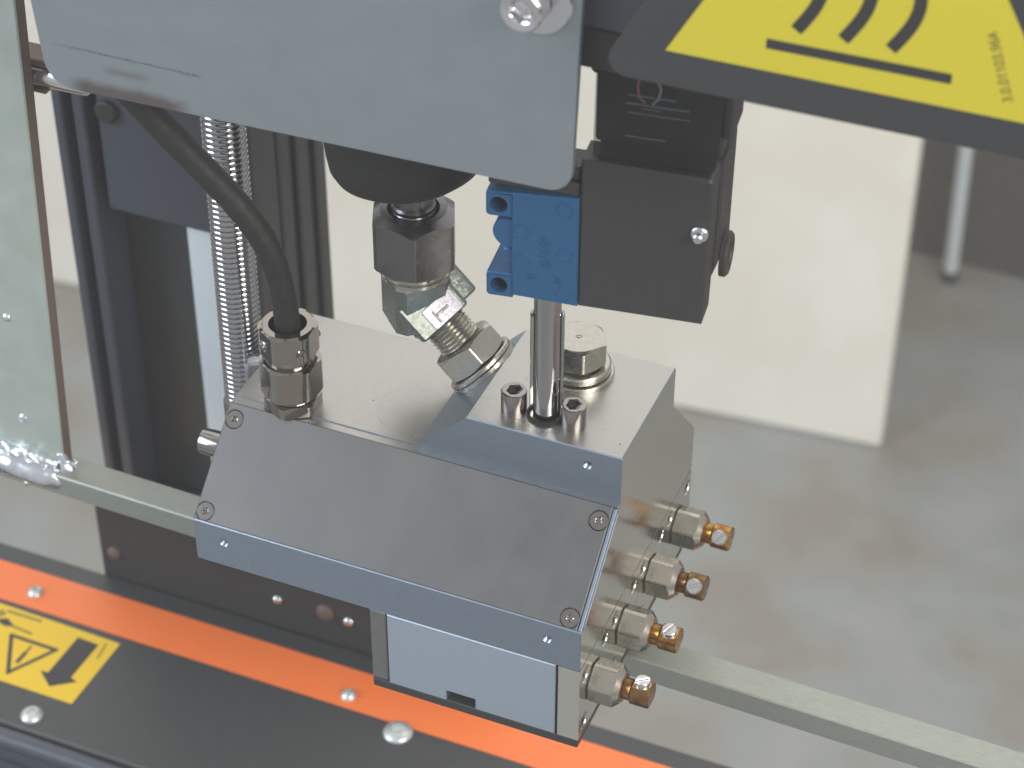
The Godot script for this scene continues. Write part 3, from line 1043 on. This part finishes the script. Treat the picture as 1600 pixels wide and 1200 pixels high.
func plug_bolt():
	var at = Vector3(-29.0, 64, -69)
	var t = thing("plug_bolt", "zinc hexagon plug with two washers on the raised top behind the rod", "plug bolt", at)
	var b = B.new()
	b.lathe([[7.5, 0.0], [12.0, 0.05], [12.0, 1.4], [11.7, 1.7], [7.0, 1.7]], Vector3.ZERO, UPV, 56)
	part(b, "sealing_washer", "zinc", t)
	b = B.new()
	b.lathe([[6.0, 2.0], [10.4, 2.0], [10.9, 2.4], [10.9, 4.2], [10.3, 4.8], [6.5, 4.9]], Vector3.ZERO, UPV, 56)
	part(b, "collar", "zinc", t)
	b = B.new()
	b.nut(16.8, 5.6, 14.8, Vector3.ZERO, UPV, deg_to_rad(-60.0), 1.0, 0.97, 0.97, true, true)
	b.lathe([[6.6, 4.6], [6.6, 5.7]], Vector3.ZERO, UPV, 40)
	b.lathe([[3.0, 14.6], [2.2, 14.45], [1.0, 14.5], [0.5, 14.9], [0.0, 14.95]], Vector3.ZERO, UPV, 32)
	part(b, "hex_head", "zinc", t)
	# smooth rod beside it, in a slit sleeve, between block and valve
	var rat = Vector3(-30.5, 64, -44.5)
	var r = thing("guide_rod", "polished steel rod in a slit sleeve between block and blue valve", "rod", rat)
	b = B.new()
	b.lathe([[4.35, 0.0], [4.35, 58.0]], Vector3.ZERO, UPV, 40)
	part(b, "inner_rod", "chrome", r)
	b = B.new()
	var arc = PackedVector2Array()
	for k in 25:
		var th = deg_to_rad(-16.0) + deg_to_rad(212.0) * k / 24.0
		arc.append(Vector2(cos(th), sin(th)) * 5.45)
	for k in 25:
		var th = deg_to_rad(196.0) - deg_to_rad(212.0) * k / 24.0
		arc.append(Vector2(cos(th), sin(th)) * 4.5)
	var f = Transform3D(Basis(UPV, deg_to_rad(25.0)), Vector3.ZERO) * Transform3D(Basis(Vector3(1, 0, 0), Vector3(0, 0, -1), Vector3(0, 1, 0)), Vector3.ZERO)
	b.prism(arc, f, 0.0, 40.5, 0.25)
	part(b, "slit_sleeve", "chrome", r)
	b = B.new()
	b.lathe([[6.3, 0.0], [6.3, 0.9], [5.5, 1.1]], Vector3.ZERO, UPV, 40)
	part(b, "seal_ring", "black_rubber", r)


func cable_gland():
	var at = Vector3(-120, 45.4, -38.5)
	var t = thing("cable_gland", "shiny nickel cable gland with clamp ring where the black cable enters", "cable gland", at)
	var rot = deg_to_rad(-63.0 - 30.0)
	var b = B.new()
	b.nut(18.0, 0.02, 4.6, Vector3.ZERO, UPV, rot + 0.12, 6.0, 0.97, 0.99, true, false, 1.1)
	part(b, "base_nut", "nickel", t)
	b = B.new()
	b.lathe(thread_profile(8.6, 4.6, 6.4, 0.9, 0.5), Vector3.ZERO, UPV, 40)
	b.lathe([[8.0, 18.5], [8.2, 19.5], [7.4, 22.8]], Vector3.ZERO, UPV, 40)
	part(b, "neck", "nickel", t)
	b = B.new()
	b.nut(19.6, 6.2, 19.6, Vector3.ZERO, UPV, rot, 6.0, 0.95, 0.93, true, true, 1.075)
	part(b, "hex_nut", "nickel", t)
	b = B.new()
	b.nut(18.6, 22.6, 33.4, Vector3.ZERO, UPV, rot + 0.05, 6.4, 0.93, 0.97, true, true, 1.08)
	var ring = part(b, "clamp_ring", "nickel", t)
	for s in [-63.0 + 26.0, -63.0 - 62.0, -63.0 + 100.0]:
		var a = deg_to_rad(s)
		var d = Vector3(cos(a), 0, -sin(a))
		b = B.new()
		b.lathe([[2.3, -0.6], [2.3, 0.0], [2.0, 0.25], [1.4, 0.3], [1.2, -0.3]], d * 9.35 + Vector3(0, 27.6, 0), d, 24)
		b.lathe([[1.4, -0.4], [1.4, 0.6], [1.0, 1.2], [0.0, 1.4]], d * 9.35 + Vector3(0, 27.6, 0), d, 20)
		part(b, "clamp_screw", "steel", ring)


func cable_and_conduit():
	var at = Vector3(-120, 60, -38.5)
	var b = B.new(at)
	var c = Curve3D.new()
	c.bake_interval = 1.5
	var pts = [Vector3(-120, 60, -38.5), Vector3(-120, 80, -38.3), Vector3(-121.5, 97, -38), Vector3(-126.0, 112.0, -37), Vector3(-134.0, 124, -36), Vector3(-145.8, 136.5, -35), Vector3(-158.0, 149, -34), Vector3(-172, 164, -33), Vector3(-188, 182, -33)]
	for i in pts.size():
		var tan_: Vector3 = (pts[mini(i + 1, pts.size() - 1)] - pts[maxi(i - 1, 0)]) / 6.0
		c.add_point(pts[i], -tan_, tan_)
	var path = []
	var radii = []
	var nz = FastNoiseLite.new()
	nz.frequency = 0.05
	for i in c.get_baked_points().size():
		var p = c.get_baked_points()[i]
		path.append(p)
		radii.append(lerpf(4.2, 4.6, clampf((p.y - 90.0) / 60.0, 0.0, 1.0)) + 0.25 * nz.get_noise_1d(p.y * 3.0))
	b.tube(path, radii, 24)
	single(b, "black_cable", "black_rubber", "black sheathed cable curving from behind the cover sheet into the gland", "cable", at)
	# corrugated conduit
	var cat = Vector3(-156.5, 8, -68)
	var t = thing("steel_conduit", "bright corrugated steel conduit hanging behind the black cable", "conduit", cat)
	b = B.new(cat)
	var segs = 40
	var per = 8
	var pitch = 2.15
	var n = int(250.0 / pitch * per)
	var prev = []
	for i in n + 1:
		var y = 8.0 + pitch * i / per
		var ring = []
		for j in segs + 1:
			var th = TAU * j / segs
			var ph = (y / pitch - th / TAU)
			var bead = absf(cos(PI * ph))
			var r = 6.7 + 0.75 * sqrt(bead) + 0.12 * cos(th * 20.0)
			ring.append(Vector3(cat.x + 1.0 * (y - 8.0) / 120.0 + r * cos(th), y, cat.z - r * sin(th)))
		if i > 0:
			for j in segs:
				b.quad(prev[j], prev[j + 1], ring[j + 1], ring[j], 3)
		prev = ring
	part(b, "corrugated_tube", "chrome", t)
	b = B.new(cat)
	b.lathe([[7.6, -6.0], [8.1, -5.0], [8.1, 5.0], [7.6, 6.0], [7.0, 6.0]], Vector3(-156.5, 8, -68), UPV, 36)
	part(b, "end_ferrule", "steel", t)
	b = B.new(cat)
	b.tube([Vector3(-149, 22, -62), Vector3(-146.0, 38, -57), Vector3(-143.5, 44, -55), Vector3(-139, 46.5, -54)], [2.6, 2.8, 2.6, 2.0], 18)
	part(b, "clear_sleeve", "bright_screw", t)


func hose_fitting():
	var base = Vector3(-62.4, 55.2, -69)
	var n = Vector3(-1, 1, 0).normalized()
	var t = thing("hose_elbow", "grey metal pipe elbow between a dark hex nut and the block", "pipe elbow", base)
	var b = B.new(base)
	b.lathe([[8.0, 0.05], [12.8, 0.05], [12.8, 1.5], [12.5, 1.7], [11.9, 1.7], [12.2, 1.9], [12.6, 2.1], [12.6, 3.2], [12.1, 3.6], [7.5, 3.6]], base, n, 56)
	part(b, "sealing_washer", "zinc", t)
	b = B.new(base)
	b.nut(21.8, 3.7, 12.6, base, n, deg_to_rad(-46.0), 7.4, 0.96, 0.96, true, true, 1.14)
	part(b, "lock_nut", "zinc", t)
	b = B.new(base)
	b.lathe(thread_profile(7.7, 8.0, 23.5, 1.5, 0.75), base, n, 44, 0.0, 0.25)
	part(b, "thread", "zinc", t)
	# forged body: a block along the thread axis and an upright block, their corners broken
	b = B.new(base)
	var f = B.frame(base, n)
	f = f * Transform3D(Basis(Vector3(0, 0, 1), deg_to_rad(4.0)), Vector3.ZERO)
	f = B.frame(base, n) * Transform3D(Basis(Vector3(0, 0, 1), PI / 4.0), Vector3.ZERO)
	b.prism(B.chamfered(-10.0, -10.0, 10.0, 10.0, 1.2), f, 22.4, 36.5, 0.7)
	b.prism(B.chamfered(-6.5, -6.5, 6.5, 6.5, 1.0), Transform3D(f.basis, base + Vector3(1, 1, 0).normalized() * 5.0 + Vector3(0, 0, -8.0)), 23.0, 36.0, 0.7)
	var yup = Vector3(-87.0, 0, -68)
	var fy = Transform3D(Basis(Vector3(1, 0, 0), Vector3(0, 0, -1), Vector3(0, 1, 0)), yup) * Transform3D(Basis(Vector3(0, 0, 1), PI / 4.0), Vector3.ZERO)
	b.prism(B.chamfered(-9.8, -9.8, 9.8, 9.8, 3.0), fy, 70.5, 89.6, 0.9)
	var body = part(b, "forged_body", "forged_zinc", t)
	# raised forge marks on the two faces turned to the front
	var u = Vector3(1, 1, 0).normalized()
	var right_n = (u + Vector3(0, 0, 1)).normalized()
	var left_n = (-u + Vector3(0, 0, 1)).normalized()
	var ff = Transform3D(Basis(n, right_n.cross(n), right_n), base)
	b = B.new(base)
	b.prism(B.rounded(PackedVector2Array([V2(22.8, -8.4), V2(31.0, -8.4), V2(31.0, 4.0), V2(22.8, 4.0)]), [1.0], 4), ff, 9.5, 10.35, 0.25)
	part(b, "raised_pad", "rough_zinc", body)
	b = B.new(base)
	b.prism(PackedVector2Array([V2(26.2, -4.4), V2(27.2, -4.4), V2(27.2, 0.6), V2(26.2, 0.6)]), ff, 10.3, 10.75, 0.2)
	b.prism(PackedVector2Array([V2(24.0, 0.6), V2(28.6, 0.6), V2(28.6, 1.3), V2(24.0, 1.3)]), ff, 10.3, 10.6, 0.15)
	part(b, "forge_mark", "forged_zinc", body)
	var fl = Transform3D(Basis(n, left_n.cross(n), left_n), base)
	b = B.new(base)
	for m in [[25.0, -3.0, 1.9, 0.5], [27.5, 1.0, 2.1, 0.8], [30.0, -2.0, 1.4, 0.6], [31.5, 3.5, 2.2, -0.6], [33.5, -4.0, 1.2, 1.0], [28.0, -5.5, 1.5, 0.2], [34.0, 1.0, 1.6, -0.7]]:
		var d = Vector3(cos(m[3]), sin(m[3]), 0) * m[2] * 0.7
		var mid = Vector3(m[0], m[1], 10.0)
		b.tube([fl * (mid - d), fl * (mid + Vector3(0, 0, 0.2)), fl * (mid + d)], [0.25, 0.55, 0.25], 8)
	part(b, "forge_letters", "zinc", body)
	# ring and tapered hex nut above
	b = B.new(base)
	b.lathe([[10.4, 88.8], [11.6, 89.6], [11.6, 90.9], [10.8, 91.3], [11.4, 91.9], [11.4, 93.2], [9.5, 93.8]], yup, UPV, 56)
	part(b, "ring", "zinc", t)
	b = B.new(base)
	b.nut(26.4, 92.8, 115.0, yup, UPV, deg_to_rad(-67.0), 8.6, 0.84, 0.86, true, true, 1.125, 0.75)
	part(b, "union_nut", "dark_steel", t)
	b = B.new(base)
	b.lathe([[7.6, 106.0], [7.6, 114.6], [7.2, 115.2], [7.3, 116.4], [6.6, 117.2], [6.6, 128.0]], yup, UPV, 44)
	part(b, "ferrule", "dark_steel", t)
	# black hose end with flared boot, running up behind the sheet
	var hat = Vector3(-87.5, 124.5, -68)
	b = B.new(hat)
	b.lathe([[6.7, -1.6], [9.6, -1.6], [10.8, -0.6], [12.0, 0.4], [20.5, 4.4], [24.0, 7.0], [25.4, 10.0], [25.8, 15.0], [26.0, 75.0]], hat, Vector3(-0.10, 1, 0.0), 56, 0.0, 0.8)
	single(b, "hose_boot", "black_rubber", "black flared rubber boot on the hose end above the elbow", "hose boot", hat)


func solenoid_valve():
	var piv = Vector3(-30.5, 0, -44.5)
	var t = thing("solenoid_valve", "solenoid valve with blue metallic body and black coil right of it", "solenoid valve", Vector3(-30.5, 115, -44.5))
	t.rotation.y = deg_to_rad(7.0)
	var at = Vector3(0, 115, 0)
	var idt = Transform3D.IDENTITY
	# blue cast body with two eared lugs
	var b = B.new(at)
	b.prism(B.rounded(PackedVector2Array([V2(-9.6, 115.2), V2(11.2, 114.9), V2(11.2, 154.1), V2(-9.6, 152.6)]), [0.9, 0.0, 0.0, 0.9], 4), idt, -13, 8, 0.5)
	for y in [118.5, 148.0]:
		var lug = B.rounded(PackedVector2Array([V2(-17.6, y - 4.5), V2(-9.3, y - 4.3), V2(-9.3, y + 4.5), V2(-17.6, y + 4.2)]), [1.2, 0.0, 0.0, 0.7], 4)
		b.prism(lug, idt, -13, 7.6, 0.5, [], 1)
		var q = B.inset(lug, 0.45)
		for i in lug.size():
			var j = (i + 1) % lug.size()
			b.quad(Vector3(lug[i].x, lug[i].y, 7.6), Vector3(lug[j].x, lug[j].y, 7.6), Vector3(q[j].x, q[j].y, 8.05), Vector3(q[i].x, q[i].y, 8.05))
		b.holed(-17.1, y - 3.9, -9.8, y + 3.7, [[-13.5, y - 0.1, 2.75, 16.0]], Transform3D(Basis.IDENTITY, Vector3(0, 0, 8.05)), 0.3)
	b.lathe([[5.4, -13.0], [5.4, 6.0], [5.0, 6.6], [0.0, 6.6]], Vector3(-10.6, 137.0, 0), Vector3(0, 0, 1), 40)
	b.lathe([[2.0, -13.0], [2.0, 6.0], [1.6, 6.5], [0.0, 6.5]], Vector3(-11.0, 129.6, 0), Vector3(0, 0, 1), 28)
	b.box(Vector3(-14, 122.5, -13), Vector3(-9.5, 129.0, -6), 0.4)
	var blue = part(b, "blue_body", "blue_metallic", t)
	# raised ejector rings and cast figures
	b = B.new(at)
	for s in [[6.6, 149.2], [-6.7, 139.3], [7.0, 133.2], [-6.8, 128.2], [6.8, 118.9]]:
		b.lathe([[2.75, 7.9], [2.65, 8.22], [2.35, 8.22], [2.25, 7.95]], Vector3(s[0], s[1], 0), Vector3(0, 0, 1), 32)
	part(b, "ejector_ring", "blue_metallic", blue)
	b = B.new(at)
	var dia = [V2(0.6, 138.6), V2(-1.6, 136.6), V2(0.6, 134.6), V2(2.8, 136.6), V2(0.6, 138.6)]
	var inner = [V2(0.0, 137.4), V2(0.0, 135.8), V2(1.6, 136.6), V2(0.0, 137.4)]
	for i in 4:
		strip(b, [dia[i], dia[i + 1]], 0.4, idt, 7.9, 8.25 + 0.01 * i)
	for i in 3:
		strip(b, [inner[i], inner[i + 1]], 0.3, idt, 7.9, 8.2 + 0.01 * i)
	part(b, "cast_emblem", "blue_metallic", blue)
	var down = Basis(Vector3(0, 0, 1), -PI / 2.0)
	text_part("cast_figures", "1/6", 3.3, 0.5, Transform3D(down, Vector3(0.9, 130.9 - 115, 8.05)), "blue_metallic", blue, true)
	text_part("cast_figures", "13", 2.2, 0.4, Transform3D(Basis.IDENTITY, Vector3(-3.6, 123.4 - 115, 8.05)), "blue_metallic", blue, true)
	text_part("cast_figures", "28", 1.9, 0.4, Transform3D(down, Vector3(4.6, 123.4 - 115, 8.05)), "blue_metallic", blue, true)
	# dark yoke across the top, behind the sheet
	b = B.new(at)
	b.box(Vector3(-17.2, 154.0, -9), Vector3(11.0, 158.5, 6.6), 0.5)
	part(b, "top_yoke", "black_plastic", t)
	# black coil
	b = B.new(at)
	b.prism(B.rounded(PackedVector2Array([V2(11.5, 115.2), V2(49.7, 115.8), V2(50.6, 167.6), V2(11.5, 168.0)]), [0.0, 0.0, 1.6, 0.0], 4), idt, -4.0, 8, 0.7)
	b.prism(PackedVector2Array([V2(14, 122), V2(48.6, 122), V2(51.2, 130), V2(51.4, 167.6), V2(14, 168)]), idt, -24, -4.1, 0.8)
	part(b, "coil", "black_plastic", t)
	b = B.new(at)
	b.lathe([[0.0, 8.0], [7.2, 8.0], [7.2, 9.6], [6.4, 10.4], [5.6, 10.4], [4.8, 9.4], [4.8, 8.6], [0.0, 8.6]], Vector3(43.4, 128.6, -13), Vector3(1, 0, 0), 40)
	part(b, "coil_nut", "black_plastic", t)
	b = B.new(at)
	b.lathe([[2.6, -0.5], [2.6, 1.0], [2.3, 1.3], [1.0, 1.3]], Vector3(47.6, 149.0, 8), Vector3(0, 0, 1), 28)
	b.lathe([[1.6, 1.0], [1.6, 3.4], [1.2, 3.8], [0.0, 3.8]], Vector3(47.6, 149.0, 8), Vector3(0, 0, 1), 24)
	part(b, "fixing_screw", "bright_screw", t)
	# smoked connector housing with its wires
	b = B.new(at)
	b.prism(B.rounded(PackedVector2Array([V2(14.5, 168.6), V2(50.6, 169.4), V2(53.0, 215), V2(15.0, 215)]), [1.0, 1.2, 1.0, 1.0], 4), idt, 1.0, 7.6, 0.9)
	var conn = part(b, "connector_window", "smoked_clear_plastic", t)
	b = B.new(at)
	b.box(Vector3(13.0, 168.8, -22), Vector3(50.8, 215, -2.0), 0.8)
	b.box(Vector3(50.3, 176.0, -18), Vector3(53.6, 215, -1.0), 0.8)
	part(b, "connector_back", "black_plastic", t)
	b = B.new(at)
	for l in [[23.0, 37.0, 187.6, 0.16], [22.4, 41.0, 184.8, 0.16], [27.0, 33.0, 183.6, 0.1], [23.0, 41.5, 181.8, 0.12], [22.5, 34.5, 173.8, 0.1], [26.0, 37.0, 194.2, 0.14]]:
		b.box(Vector3(l[0], l[2] - l[3], 0.2), Vector3(l[1], l[2] + l[3], 0.9))
	part(b, "contact_strip", "bare_contact", conn)
	b = B.new(at)
	b.tube([Vector3(26.3, 195, 0.2), Vector3(25.6, 190.5, 0.4), Vector3(26.2, 187.2, 0.5), Vector3(28.0, 185.4, 0.5)], [0.45], 10)
	part(b, "wire", "pink_wire", conn)
	b = B.new(at)
	b.tube([Vector3(31.4, 193, 0.2), Vector3(32.4, 190.5, 0.4), Vector3(31.8, 187.4, 0.5), Vector3(30.2, 185.4, 0.5)], [0.45], 10)
	part(b, "wire", "white_wire", conn)
	b = B.new(at)
	b.lathe([[2.0, 0.0], [1.8, 0.6], [0.0, 0.9]], Vector3(39.5, 193.6, 0.0), Vector3(0, 0, 1), 20)
	part(b, "indicator", "blue_lens", conn)
	# black head and cable bracket above
	b = B.new(at)
	b.box(Vector3(11.0, 190.8, -25), Vector3(54, 262, -2.4), 1.0)
	part(b, "connector_head", "black_plastic", t)
	b = B.new(at)
	b.box(Vector3(2.0, 158.6, -6), Vector3(10.8, 163.0, 5.0), 0.6)
	part(b, "coil_flange", "black_plastic", t)


func cover_sheet():
	var at = Vector3(-100, 230, -16)
	var t = thing("cover_sheet", "grey sheet steel cover with rounded lower corners and a scuffed line", "cover plate", at)
	var b = B.new(at)
	b.mapped = true
	var p = B.rounded(PackedVector2Array([V2(-183.6, 167.4), V2(-12.6, 171.4), V2(-9.4, 262), V2(-9.0, 305), V2(-189.5, 305), V2(-186.6, 205)]), [9.0, 7.5, 0, 0, 0, 0], 12)
	b.prism(p, Transform3D(Basis.IDENTITY, Vector3(0, 0, -15)), -2.5, 0.0, 0.25)
	part(b, "sheet", "cover_sheet", t)
	# cap screw over a washer near the top right
	b = B.new(at)
	b.lathe([[4.5, 0.0], [10.2, 0.05], [10.2, 1.3], [9.8, 1.7], [4.5, 1.7]], Vector3(-22.8, 231.3, -15), Vector3(0, 0, 1), 56)
	part(b, "washer", "bright_screw", t)
	b = B.new(at)
	b.lathe([[6.0, 1.7], [6.15, 2.3], [6.15, 8.2], [5.7, 8.8], [3.9, 8.8], [3.4, 8.5], [3.0, 8.2, 1], [3.0, 4.6, 1], [0.0, 3.8]], Vector3(-24.6, 231.0, -15), Vector3(0, 0, 1), 60, 0.35)
	part(b, "cap_screw", "bright_screw", t)
	# spacer bolt that ties the sheet to the post
	var sat = Vector3(-200, 135, -66)
	var s = thing("spacer_bolt", "shiny spacer bolt between the steel post and the cover sheet", "bolt", sat)
	b = B.new(sat)
	b.tube([Vector3(-240, 134.3, -66), Vector3(-205, 135.3, -66)], [4.6], 32)
	part(b, "bolt", "bright_screw", s)
	b = B.new(sat)
	b.box(Vector3(-240, 139.6, -72), Vector3(-216, 142.2, -62), 0.4)
	part(b, "upper_bracket", "rusty_edge", s)
	b = B.new(sat)
	b.box(Vector3(-240, 129.2, -72), Vector3(-219.5, 130.6, -62), 0.4)
	part(b, "lower_bracket", "rusty_edge", s)
	# slate bracket right of the sheet, over the connector
	var bat = Vector3(10, 230, -35)
	var br = thing("slate_bracket", "dark slate bracket behind the hot surface sign, right of the cover sheet", "bracket", bat)
	b = B.new(bat)
	b.box(Vector3(-16.0, 221, -42), Vector3(8, 330, -22), 1.0)
	part(b, "plate", "slate_paint", br)
	b = B.new(bat)
	b.box(Vector3(-16.0, 208.5, -42), Vector3(8, 220.8, -22.5), 0.6)
	part(b, "lower_lip", "black_plastic", br)


func warning_sign():
	var at = Vector3(68.5, 227.7, 0)
	var t = thing("hot_surface_sign", "black bordered yellow triangle sign with three heat waves over a bar", "warning sign", at)
	var idt = Transform3D.IDENTITY
	var b = B.new(at)
	b.prism(B.rounded(PackedVector2Array([V2(-0.9, 222.1), V2(138.8, 223.1), V2(69.2, 344.6)]), [5.0, 5.0, 5.0], 10), idt, -3.0, 0.0, 0.3)
	part(b, "black_plate", "sign_black", t)
	b = B.new(at)
	b.prism(PackedVector2Array([V2(18.2, 232.7), V2(120.3, 233.2), V2(69.2, 322.2)]), idt, 0.02, 0.12)
	part(b, "yellow_triangle", "yellow_film", t)
	b = B.new(at)
	b.prism(PackedVector2Array([V2(44.5, 239.2), V2(91.5, 239.7), V2(91.5, 242.5), V2(44.5, 242.0)]), idt, 0.12, 0.18)
	part(b, "surface_bar", "black_print", t)
	for x in [0.0, 12.0, 24.0]:
		var pts = []
		for k in 25:
			var y = 245.9 + 1.55 * k
			pts.append(V2(51.8 + x + 5.9 * sin((y - 245.9) / 28.0 * PI), y))
		b = B.new(at)
		strip(b, pts, 3.3, idt, 0.12, 0.18)
		part(b, "heat_wave", "black_print", t)
	text_part("print", "3.0.01103.96A", 2.5, 0.06, Transform3D(Basis(Vector3(0, 0, 1), deg_to_rad(109.6)) * Basis.from_scale(Vector3(0.86, 1, 1)), Vector3(102.7, 246.9, 0.16) - at), "black_print", t)
